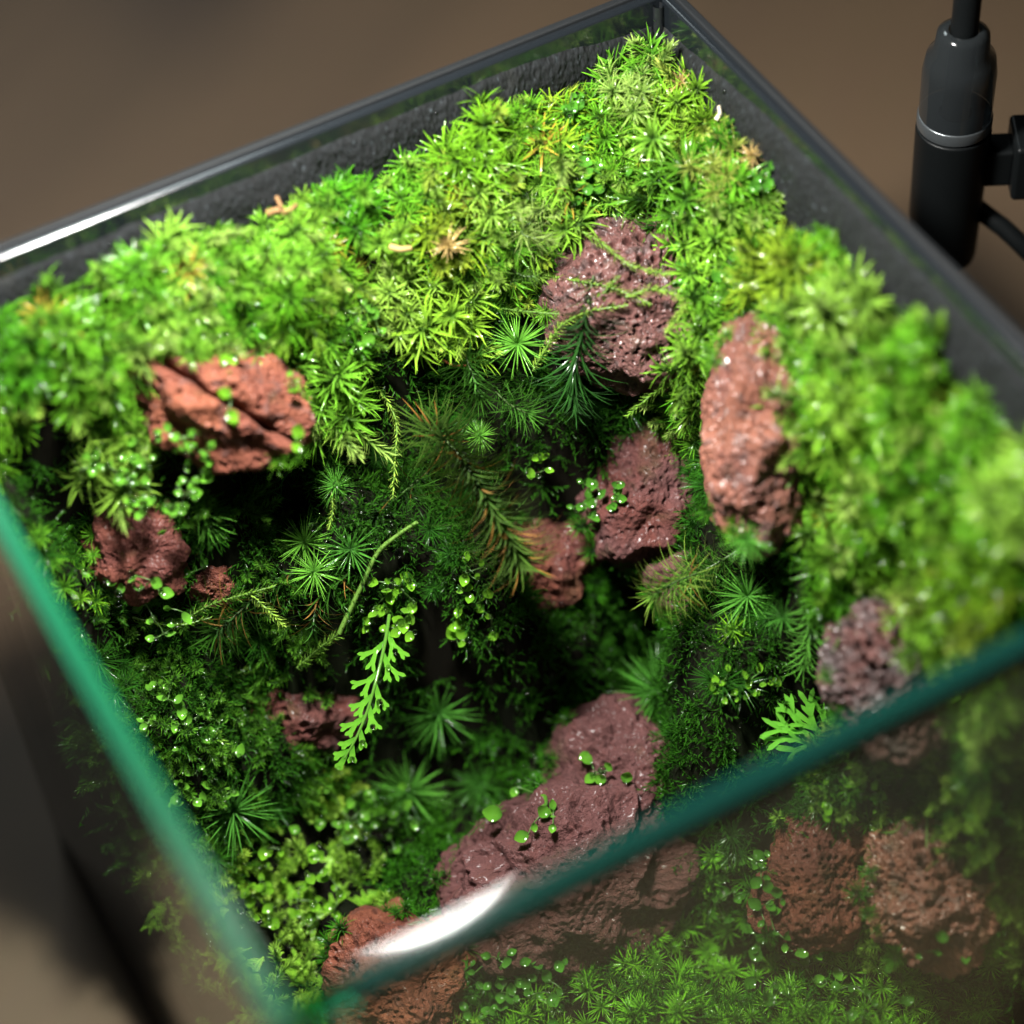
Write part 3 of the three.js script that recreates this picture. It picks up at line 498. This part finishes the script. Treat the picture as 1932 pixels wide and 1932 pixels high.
strand([[625, 925, 0.58], [628, 960, 0.579], [620, 1000, 0.579]], 9, 60, S1, 'short moss strand hanging from a star of moss');
strand([[945, 582, 0.578], [1000, 588, 0.573], [1070, 590, 0.57], [1130, 560, 0.57], [1170, 520, 0.568]], 12, 170, S2, 'moss strand along the lower edge of the wet burgundy rock', { group: null });
strand([[1005, 700, 0.578], [1035, 650, 0.573], [1062, 612, 0.569], [1110, 588, 0.565], [1185, 576, 0.563]], 12, 170, S1, 'moss strand bending from beside the large star up onto the wet burgundy rock');
strand([[1030, 520, 0.576], [1090, 530, 0.568], [1160, 545, 0.564], [1230, 575, 0.562]], 11, 150, S1, 'long moss strand crossing the middle of the wet burgundy rock');
strand([[1075, 425, 0.572], [1130, 455, 0.566], [1190, 500, 0.561], [1270, 520, 0.56]], 11, 150, S1, 'moss strand slanting down across the top of the wet burgundy rock');
strand([[1180, 560, 0.562], [1240, 545, 0.56], [1290, 575, 0.559], [1255, 630, 0.561]], 13, 140, S1, 'blurred curling moss strand on the right face of the wet burgundy rock');
strand([[1275, 715, 0.575], [1230, 745, 0.576], [1180, 788, 0.577]], 12, 90, S2, 'moss strand pointing down left below the wet burgundy rock');
strand([[640, 1195, 0.586], [680, 1110, 0.582], [715, 1040, 0.579], [750, 1010, 0.577], [787, 985, 0.575]], 8, 110, S2, 'thick smooth moss stem rising to the right above the bright hanging frond', { r: 0.00065, w: 0.6 });
strand([[560, 1260, 0.59], [600, 1225, 0.588], [640, 1195, 0.586]], 13, 80, S2, 'leafy foot of the thick moss stem above the dim burgundy rock');
strand([[355, 1165, 0.579], [400, 1140, 0.578], [460, 1122, 0.577], [520, 1105, 0.577]], 12, 110, S2, 'moss strand running right from below the small rusty rock');
strand([[470, 1120, 0.578], [505, 1150, 0.577], [540, 1185, 0.577]], 12, 70, S1, 'short moss strand slanting down beside the two touching stars');
strand([[655, 632, 0.57], [730, 634, 0.57], [818, 637, 0.572]], 8, 70, S2, 'straight green moss strand sticking out of the left bank', { r: 0.0005, w: 0.5 });
strand([[250, 1165, 0.577], [330, 1180, 0.578], [400, 1165, 0.58]], 9, 80, S2, 'thin moss strand under the wet round leaves by the left glass');
strand([[1640, 1570, 0.57], [1690, 1568, 0.568], [1715, 1545, 0.567]], 8, 60, S2, 'tiny moss strand curling above the crumbly brown rock');
strand([[1755, 1480, 0.56], [1750, 1530, 0.56], [1748, 1600, 0.561]], 6, 60, S2, 'fine upright moss strand above the crumbly brown rock');
strand([[400, 1330, 0.6], [420, 1290, 0.598], [470, 1260, 0.596]], 14, 60, S2, 'blurred moss strand at the left of the dim burgundy rock');
strand([[330, 1420, 0.605], [400, 1390, 0.603], [430, 1420, 0.603]], 18, 50, S2, 'blurred thick moss strand beside the left glass edge');

// the bright hanging frond with forked leaflets
function fork(mb, o, d, up, len, w, depth, c0, c1) {
  mb.blade(o, d, up, len, w, 0.12, { seg: 4, fold: 0.15, c0, c1, prof: (t) => (depth ? 0.55 + 0.45 * t : Math.sqrt(Math.max(0.0, 1 - Math.pow(t, 5))) * (0.6 + 0.5 * t)) });
  if (!depth) return;
  const s = d.clone().cross(up).normalize(), e = o.clone().addScaledVector(d.clone().normalize(), len * 0.86).addScaledVector(up, -0.1 * len);
  for (const k of [-1, 1]) fork(mb, e, d.clone().normalize().addScaledVector(s, k * rr(0.28, 0.5)).normalize(), up, len * rr(0.7, 0.95), w * 0.85, depth - 1, c1, c1);
}
{
  const P = path([[735, 1160, 0.588], [725, 1220, 0.584], [708, 1290, 0.58], [690, 1350, 0.578], [668, 1400, 0.577], [650, 1430, 0.577]], 30), b0 = P[0].clone();
  const t = thing('hanging_frond', b0, 'bright green hanging frond with forked leaflets over the dark hollow', 'frond');
  part('stem', new MB().tube(P.map((p) => p.clone().sub(b0)), 0.0005, 0.0003, [0.08, 0.22, 0.02]).geo(), M.wetLeaf, t);
  for (let k = 0; k < 13; k++) {
    const i = 3 + Math.round(k * 2.2), p = P[Math.min(i, 30)].clone().sub(b0), ax = P[Math.min(i + 1, 30)].clone().sub(P[Math.min(i, 29)]).normalize(), up = toEye(P[10]), s = ax.clone().cross(up).normalize(), sg = k % 2 ? 1 : -1, mb = new MB(), L = 0.0036 * (1.05 - 0.4 * k / 13);
    const d = k === 12 ? ax.clone() : ax.clone().multiplyScalar(1).addScaledVector(s, sg * rr(0.5, 0.75)).addScaledVector(up, rr(-0.1, 0.2)).normalize();
    fork(mb, p, d, up, L, 0.0015, k < 8 ? 2 : 1, [0.05, 0.2, 0.01], [0.1, 0.31, 0.018]);
    part('leaflet', mb.geo(), M.wetLeaf, t);
    if (k % 2 === 0) { const dr = part('water_drop', new THREE.SphereGeometry(rr(0.0005, 0.0009), 12, 8), M.water, t); dr.position.copy(p).addScaledVector(d, L * rr(1, 1.7)).addScaledVector(up, 0.0005); }
  }
}
{
  const b0 = at(1560, 1400, 0.578), up = toEye(b0), t = thing('forked_fern', b0, 'glossy green fern with forked strap leaves against the front glass edge', 'fern');
  const r = RIGHT, dn = DOWN;
  for (const [ex, ey, L, n] of [[1450, 1440, 1, 1], [1440, 1375, 1, 2], [1455, 1340, 0.9, 2], [1500, 1310, 1, 2], [1535, 1300, 0.9, 1], [1575, 1345, 0.7, 1], [1520, 1470, 0.9, 1], [1560, 1490, 0.9, 1], [1480, 1400, 0.8, 2], [1600, 1380, 0.6, 1], [1500, 1350, 0.8, 2]]) {
    const e = at(ex, ey, 0.572), d = e.clone().sub(b0), len = d.length() / (n === 2 ? 2.25 : 1.75), mb = new MB();
    fork(mb, V(rr(-0.001, 0.001), 0, rr(-0.001, 0.001)), d.normalize(), up, len, 0.0019 * L, n, [0.06, 0.22, 0.015], [0.12, 0.4, 0.03]);
    part('blade', mb.geo(), M.wetLeaf, t);
  }
}

// round-leaved plants, wet, with drops on them
const roundGeo = [0, 1, 2].map((k) => new MB().blade(V(0, 0, 0), V(0, 0, 1), UP, 1, 0.72 + k * 0.08, 0.3 - k * 0.35, { seg: 7, fold: 0.5, c0: [0.04, 0.13, 0.008], c1: [0.11, 0.32, 0.02], prof: (t) => Math.pow(Math.sin(Math.PI * Math.min(0.97, t * 0.9 + 0.08)), 0.85), cup: 0.25 - k * 0.1 }).geo());
const dropGeo = new THREE.SphereGeometry(1, 14, 10);
const roundMats = [tintOf(M.wetLeaf, 1, 1, 1), tintOf(M.wetLeaf, 0.6, 0.75, 0.75), tintOf(M.wetLeaf, 1.25, 1.1, 0.6), tintOf(M.wetLeaf, 0.5, 0.62, 0.5)];
// at each place [x, y] one leaf; depth as a number, or 0 for on the slope
function roundLeaves(name, places, depth, size, mat, drops, label, category = 'plant') {
  const P = places.map(([x, y, d]) => place(x, y, depth + rr(-0.0015, 0.0015), 0.0065)), b0 = P[0].clone(), t = thing(name, b0, label, category), k = P[0].clone().sub(EYE).dot(FWD) / K;
  P.forEach((p, i) => {
    const m = part('leaf', roundGeo[i % 3], roundMats[mat], t), L = size * 0.85 * k * rr(0.6, 1.3), f = toEye(p).lerp(UP, 0.35).add(V(rr(-0.55, 0.55), rr(-0.2, 0.3), rr(-0.55, 0.55))).normalize();
    m.position.copy(p).sub(b0); m.quaternion.copy(orient(f, rnd() * 6.28)); m.scale.setScalar(L);
    if (rnd() < drops) { const d = part('water_drop', dropGeo, M.water, t), r = size * k * rr(0.12, 0.3); d.position.copy(p).sub(b0).addScaledVector(f, r * 0.5).add(V(0, 0, 0).addScaledVector(RIGHT, rr(-0.3, 0.3) * L)); d.scale.setScalar(r); }
  });
  for (let i = 1; i < P.length; i++) { const near = P.slice(0, i).reduce((a, q) => (q.distanceTo(P[i]) < a.distanceTo(P[i]) ? q : a), P[0]); if (near.distanceTo(P[i]) < size * k * 1.5) part('stem', new MB().tube([near.clone().sub(b0), near.clone().lerp(P[i], 0.5).sub(b0).addScaledVector(FWD, 0.0015), P[i].clone().sub(b0)], 0.00018, 0.00013, [0.04, 0.1, 0.012]).geo(), M.stem, t); }
}
const ring = (x0, y0, x1, y1, n) => Array.from({ length: n }, () => [rr(x0, x1), rr(y0, y1)]);
roundLeaves('round_leaved_moss', [...ring(215, 810, 400, 960, 60), ...ring(150, 850, 240, 900, 14), ...ring(250, 940, 340, 975, 6)], 0.552, 24, 0, 0.8, 'wet round-leaved plant sparkling with drops below the left lava rock');
roundLeaves('round_leaved_moss', [[155, 1080], [200, 1095], [250, 1085], [285, 1095], [228, 1120], [262, 1115], [215, 1140], [300, 1115], [275, 1140], [322, 1148], [290, 1170], [310, 1195], [330, 1180], [292, 1205], [250, 1150], [345, 1155]], 0.574, 30, 0, 0.7, 'wet round-leaved plant under the little moss stars by the left glass');
roundLeaves('round_leaved_moss', [[370, 1000], [360, 995], [350, 1040], [375, 1050], [382, 1072], [360, 1080]], 0.575, 22, 3, 0.4, 'small see-through round leaves in front of the small rusty rock');
roundLeaves('round_leaved_moss', ring(690, 1090, 790, 1200, 26), 0.588, 26, 2, 0.7, 'yellow-green round-leaved plant with bright drops above the hanging frond');
roundLeaves('round_leaved_moss', ring(860, 1060, 930, 1220, 22), 0.594, 26, 2, 0.7, 'yellow-green round-leaved plant below the tip of the big dark feathery shoot');
roundLeaves('round_leaved_moss', ring(1002, 850, 1035, 900, 9), 0.592, 22, 2, 0.7, 'small bright wet leaf cluster right of the big dark feathery shoot');
roundLeaves('round_leaved_moss', ring(1330, 1265, 1460, 1320, 18), 0.585, 22, 2, 0.7, 'small wet yellow-green leaves left above the forked fern');
roundLeaves('round_leaved_moss', [...ring(1070, 160, 1115, 300, 16), ...ring(1055, 300, 1100, 440, 18)], 0.571, 28, 1, 0.35, 'bluish green round-leaved plant climbing between the two banks in the corner');
roundLeaves('round_leaved_moss', ring(1110, 310, 1190, 410, 18), 0.576, 28, 3, 0.5, 'dark glossy leaves in the gap above the wet burgundy rock');
roundLeaves('round_leaved_moss', [...ring(530, 575, 720, 665, 40), ...ring(560, 540, 700, 590, 10)], 0.562, 26, 0, 0.5, 'wet round-leaved plant with glints right above the left lava rock');
roundLeaves('round_leaved_moss', [[430, 630], [440, 665], [425, 700], [437, 745], [430, 775], [445, 790], [420, 690], [545, 700], [555, 730], [570, 850], [560, 830]], 0.546, 30, 2, 0.7, 'chain of wet leaves hanging across the left lava rock');
roundLeaves('round_leaved_moss', [...ring(1275, 400, 1345, 560, 26), ...ring(1340, 470, 1400, 560, 10)], 0.566, 26, 1, 0.55, 'dark round-leaved plant with drops right of the wet burgundy rock');
roundLeaves('round_leaved_moss', ring(1420, 320, 1475, 370, 9), 0.556, 28, 1, 0.2, 'dark round-leaved sprig on the right bank beside the black foam');
roundLeaves('creeping_plant', [[1480, 1780], [1495, 1795], [1510, 1790], [1540, 1795], [1520, 1825], [1548, 1815], [1575, 1825], [1535, 1850], [1560, 1852], [1490, 1812]], 0.579, 32, 0, 0, 'creeping stem with neat pale oval leaves behind the front glass');
roundLeaves('creeping_plant', [[1580, 1870], [1610, 1860], [1640, 1880], [1670, 1835], [1700, 1845], [1735, 1800], [1760, 1795], [1790, 1770], [1650, 1900], [1700, 1890], [1740, 1860], [1780, 1840], [1820, 1800], [1850, 1770], [1600, 1910], [1770, 1900]], 0.58, 26, 3, 0, 'dim creeping stem with small oval leaves along the bottom behind the front glass');
roundLeaves('round_leaved_moss', [...ring(1350, 1600, 1480, 1760, 34), ...ring(1420, 1740, 1490, 1900, 16)], 0.594, 27, 3, 0, 'blurred column of round green leaves behind the front glass, left of the low rock pair');
roundLeaves('round_leaved_moss', ring(880, 1800, 1080, 1925, 46), 0.588, 28, 1, 0.1, 'blurred bunch of pale green leaves behind the front glass beside the orange red rock');
roundLeaves('round_leaved_moss', ring(1550, 1460, 1690, 1560, 26), 0.566, 24, 2, 0.5, 'wet yellow-green leaves under the front glass edge above the low rock pair');
roundLeaves('round_leaved_moss', ring(440, 1590, 640, 1740, 40), 0.6, 26, 2, 0.5, 'blurred pale green leaves in the front left corner above the orange red rock');
roundLeaves('round_leaved_moss', [...ring(270, 1290, 420, 1420, 26), ...ring(330, 1420, 460, 1520, 20)], 0.59, 26, 0, 0.4, 'green leafy growth on the slope along the left glass, left of the hanging frond');
roundLeaves('round_leaved_moss', ring(560, 1480, 780, 1600, 30), 0.61, 26, 0, 0.4, 'blurred leafy growth on the floor below the hanging frond');
roundLeaves('round_leaved_moss', ring(1080, 900, 1180, 990, 20), 0.597, 24, 3, 0.3, 'dark green leafy patch left of the dull pink rock');
roundLeaves('round_leaved_moss', ring(940, 1480, 1050, 1580, 10), 0.598, 34, 0, 0, 'blurred leafy sprig on top of the broad pink floor rock');
roundLeaves('round_leaved_moss', ring(1110, 1420, 1190, 1480, 7), 0.596, 30, 0, 0.2, 'blurred curved sprig on the upright dusty pink rock');

// dry bits
const curl = (pts, r0, r1, col, name, label, category) => { const P = path(pts, 14), b0 = P[0].clone(), m = top(name, new MB().tube(P.map((p) => p.clone().sub(b0)), r0, r1, col, 6).geo(), M.dry, label, category); m.position.copy(b0); };
curl([[505, 402, 0.553], [525, 396, 0.552], [545, 398, 0.552], [560, 385, 0.551]], 0.0009, 0.0004, [0.15, 0.08, 0.025], 'dry_twig', 'tan dry twig lying at the upper edge of the left bank', 'twig');
curl([[522, 372, 0.552], [530, 390, 0.551], [535, 405, 0.552]], 0.0006, 0.0004, [0.13, 0.065, 0.02], 'dry_twig', 'short brown dry twig standing up at the edge of the left bank', 'twig');
curl([[735, 465, 0.556], [755, 470, 0.556], [775, 468, 0.557]], 0.0008, 0.0006, [0.26, 0.18, 0.06], 'dry_straw', 'straw-coloured stub lying in the bright left bank', 'straw');
curl([[980, 120, 0.583], [990, 122, 0.582], [1000, 133, 0.582]], 0.00035, 0.0002, [0.5, 0.45, 0.36], 'dry_fibre', 'pale curled fibre stuck on the black foam near the back corner', 'fibre');
curl([[1237, 160, 0.583], [1246, 162, 0.583], [1254, 160, 0.583]], 0.0007, 0.0004, [0.4, 0.34, 0.2], 'dry_seed', 'small pale seed on the black foam in the back corner', 'seed');
curl([[1352, 225, 0.566], [1358, 215, 0.565], [1356, 200, 0.564]], 0.0006, 0.0004, [0.5, 0.45, 0.33], 'dry_fibre', 'short pale upright bit at the top of the right bank', 'fibre');
curl([[1740, 1150, 0.53], [1752, 1140, 0.53], [1763, 1132, 0.53]], 0.001, 0.0007, [0.42, 0.36, 0.2], 'dry_straw', 'pale yellowish stub on the right bank above the blackish rock', 'straw');
curl([[1300, 660, 0.577], [1310, 650, 0.578], [1325, 640, 0.579]], 0.0004, 0.0003, [0.2, 0.08, 0.03], 'dry_fibre', 'reddish thread beside the wet burgundy rock', 'fibre');
curl([[885, 688, 0.579], [860, 690, 0.58], [835, 680, 0.583]], 0.0003, 0.00035, [0.26, 0.06, 0.02], 'dry_fibre', 'thin red stalk left of the large bright star', 'fibre');

// tufts of their own kind on the banks
const brownGeo = rosette(26, 0.004, 0.0005, { e0: 1.5, e1: 0.1, droop: 0.6, rise: 0.9, c0: [0.14, 0.09, 0.02], c1: [0.36, 0.26, 0.1] }).geo();
const bunch = (n, R, make) => mergeGeometries(Array.from({ length: n }, (_, k) => make().applyMatrix4(new THREE.Matrix4().compose(V(Math.cos(k * GA) * R * Math.sqrt(k / n), rr(-0.001, 0.001), Math.sin(k * GA) * R * Math.sqrt(k / n)), orient(V(Math.cos(k * GA) * Math.sqrt(k / n) * 0.8, 1, Math.sin(k * GA) * Math.sqrt(k / n) * 0.8).normalize(), rr(0, 6)), V(1, 1, 1).multiplyScalar(rr(0.55, 1)))))) ;
function tuft(px, py, depth, dia, geo, R, label) { const t = star(px, py, depth, dia, geo, R, M.moss, label, null, 0.3); t.name = numbered('moss_tuft'); t.userData.category = 'moss tuft'; }
tuft(1190, 175, 0.573, 130, bunch(6, 0.0042, () => rosette(36, 0.0055, 0.0005, { e0: 1.45, e1: -0.2, droop: 0.35, rise: 0.8, c0: [0.05, 0.12, 0.01], c1: [0.26, 0.38, 0.08] }).geo()), 0.0075, 'large pale tuft of long leaves, highest plant in the back corner');
tuft(1345, 325, 0.562, 150, bunch(6, 0.0042, () => rosette(36, 0.0055, 0.00048, { e0: 1.45, e1: -0.2, droop: 0.35, rise: 0.8, c0: [0.08, 0.12, 0.01], c1: [0.28, 0.32, 0.06] }).geo()), 0.0075, 'golden green tuft on the right bank near the back corner');
tuft(1280, 165, 0.574, 62, brownGeo, 0.004, 'little withered tan tuft right of the large corner tuft');
tuft(1420, 300, 0.559, 60, brownGeo, 0.004, 'withered brownish tuft at the edge of the right bank by the foam');
tuft(850, 465, 0.563, 80, brownGeo, 0.004, 'withered yellowish tuft in the bright left bank');
tuft(1225, 270, 0.566, 90, broadGeo[0], 0.005, 'fresh green tuft of curved leaves below the large corner tuft');

// drops of water caught in the moss
{
  const list = []; for (let i = 0; i < 9000 && list.length < 1500; i++) { const x = rr(0.007, 0.193), z = rr(0.007, 0.197); const p = V(x, ground(x, z) + rr(0.002, 0.009), z); if (fbm(x * 55, 6, z * 55, 2) > -0.02) list.push(p); }
  const m = shade(new THREE.InstancedMesh(new THREE.SphereGeometry(1, 10, 8), M.water, list.length)); m.name = 'water_drops';
  list.forEach((p, i) => { const r = 0.00028 + 0.00095 * rnd() ** 3; dummy.position.copy(p); dummy.rotation.set(0, 0, 0); dummy.scale.setScalar(r); dummy.updateMatrix(); m.setMatrixAt(i, dummy.matrix); });
  scene.add(tag(m, 'tiny drops of water caught all over the moss', 'water', null, 'stuff'));
}

// ---------------------------------------------------------------- the lamp on its stand, and its cable
{
  const B = V(0.2525, 0, 0.047), top0 = 0.195, t = thing('lamp_stand', V(B.x, 0, B.z), 'black gooseneck lamp stand with a clear collar, behind the right rim of the tank', 'lamp');
  const lathe = (pts, seg = 40) => new THREE.LatheGeometry(pts.map(([r, y]) => new THREE.Vector2(r, y)), seg);
  const y0 = 0.126;
  part('holder', lathe([[0, y0], [0.0072, y0], [0.0086, y0 + 0.0012], [0.0088, y0 + 0.003], [0.0092, y0 + 0.042], [0.0088, y0 + 0.043], [0, y0 + 0.043]]), M.plastic, t);
  part('ring', lathe([[0.0088, y0 + 0.0432], [0.0091, y0 + 0.0436], [0.0091, y0 + 0.0462], [0.0086, y0 + 0.0468], [0.004, y0 + 0.0468]]), M.chrome, t);
  part('clear_collar', lathe([[0.0088, y0 + 0.0469], [0.0089, y0 + 0.0595], [0.0082, y0 + 0.064], [0.0066, y0 + 0.066], [0.0062, y0 + 0.0705], [0.0045, y0 + 0.0715], [0.0036, y0 + 0.0715]]), M.sleeve, t);
  const neck = new THREE.CatmullRomCurve3([V(0, y0 + 0.044, 0), V(0.001, y0 + 0.1, -0.001), V(0.004, 0.29, -0.006), V(-0.01, 0.37, -0.012), V(-0.06, 0.425, -0.004), V(LAMP.x + 0.02 - B.x, 0.42, LAMP.z - B.z - 0.004), V(LAMP.x - B.x, LAMP.y + 0.02, LAMP.z - B.z)]);
  part('gooseneck', new THREE.TubeGeometry(neck, 90, 0.0033, 12), M.plastic, t);
  const hd = part('lamp_head', lathe([[0, 0.022], [0.008, 0.022], [0.012, 0.016], [0.034, 0.01], [0.0385, 0.004], [0.0385, 0.0015], [0.0365, 0.0012], [0.0362, 0.004], [0, 0.004]]), M.plastic, t);
  hd.position.set(LAMP.x - B.x, LAMP.y + 0.004, LAMP.z - B.z);
  const df = part('diffuser', new THREE.CylinderGeometry(0.036, 0.036, 0.002, 48).translate(0, 0.0062, 0), M.glow, t);
  df.position.set(LAMP.x - B.x, LAMP.y, LAMP.z - B.z);
  const dir = V(RIGHT.x, 0, RIGHT.z).normalize(), yaw = Math.atan2(-dir.z, dir.x);
  const arm = part('clamp_arm', mergeGeometries([new RoundedBoxGeometry(0.008, 0.011, 0.008, 2, 0.001).translate(0.011, 0, 0), new RoundedBoxGeometry(0.07, 0.0165, 0.014, 3, 0.0012).translate(0.0495, 0.0005, 0)]), M.plastic, t);
  arm.position.set(0, y0 + 0.031, 0); arm.rotation.y = yaw;
  const pc = dir.clone().multiplyScalar(0.078);
  const post = part('post', new THREE.CylinderGeometry(0.005, 0.005, y0 + 0.025, 20).translate(pc.x, (y0 + 0.025) / 2, pc.z), M.plastic, t);
  part('foot', new THREE.CylinderGeometry(0.035, 0.036, 0.008, 48).translate(pc.x, 0.0002, pc.z), M.plastic, t);
}
{
  const P = new THREE.CatmullRomCurve3([at(1835, 385, 0.612), at(1860, 405, 0.612), at(1900, 435, 0.612), at(1960, 490, 0.615), V(0.37, 0.05, 0.07), V(0.42, -0.0015, 0.05), V(0.55, -0.0015, -0.02)]), b0 = P.points[0].clone(); P.points = P.points.map((p) => p.clone().sub(b0));
  const m = top('power_cable', new THREE.TubeGeometry(P, 80, 0.0024, 10), M.plastic, 'glossy black power cable leaving the lamp stand towards the right', 'cable'); m.position.copy(b0);
}
// ---------------------------------------------------------------- the window whose light comes from behind
{
  const t = thing('window', WINDOW, 'pale bright window behind the table', 'window'); t.lookAt(0.1, 0.15, 0.1);
  part('window_pane', new THREE.BoxGeometry(0.5, 0.3, 0.006).translate(0, 0, -0.004), new THREE.MeshStandardMaterial({ color: 0x222222, emissive: new THREE.Color(0.86, 0.98, 1), emissiveIntensity: 1.0 }), t);
}
renderer.render(scene, camera);
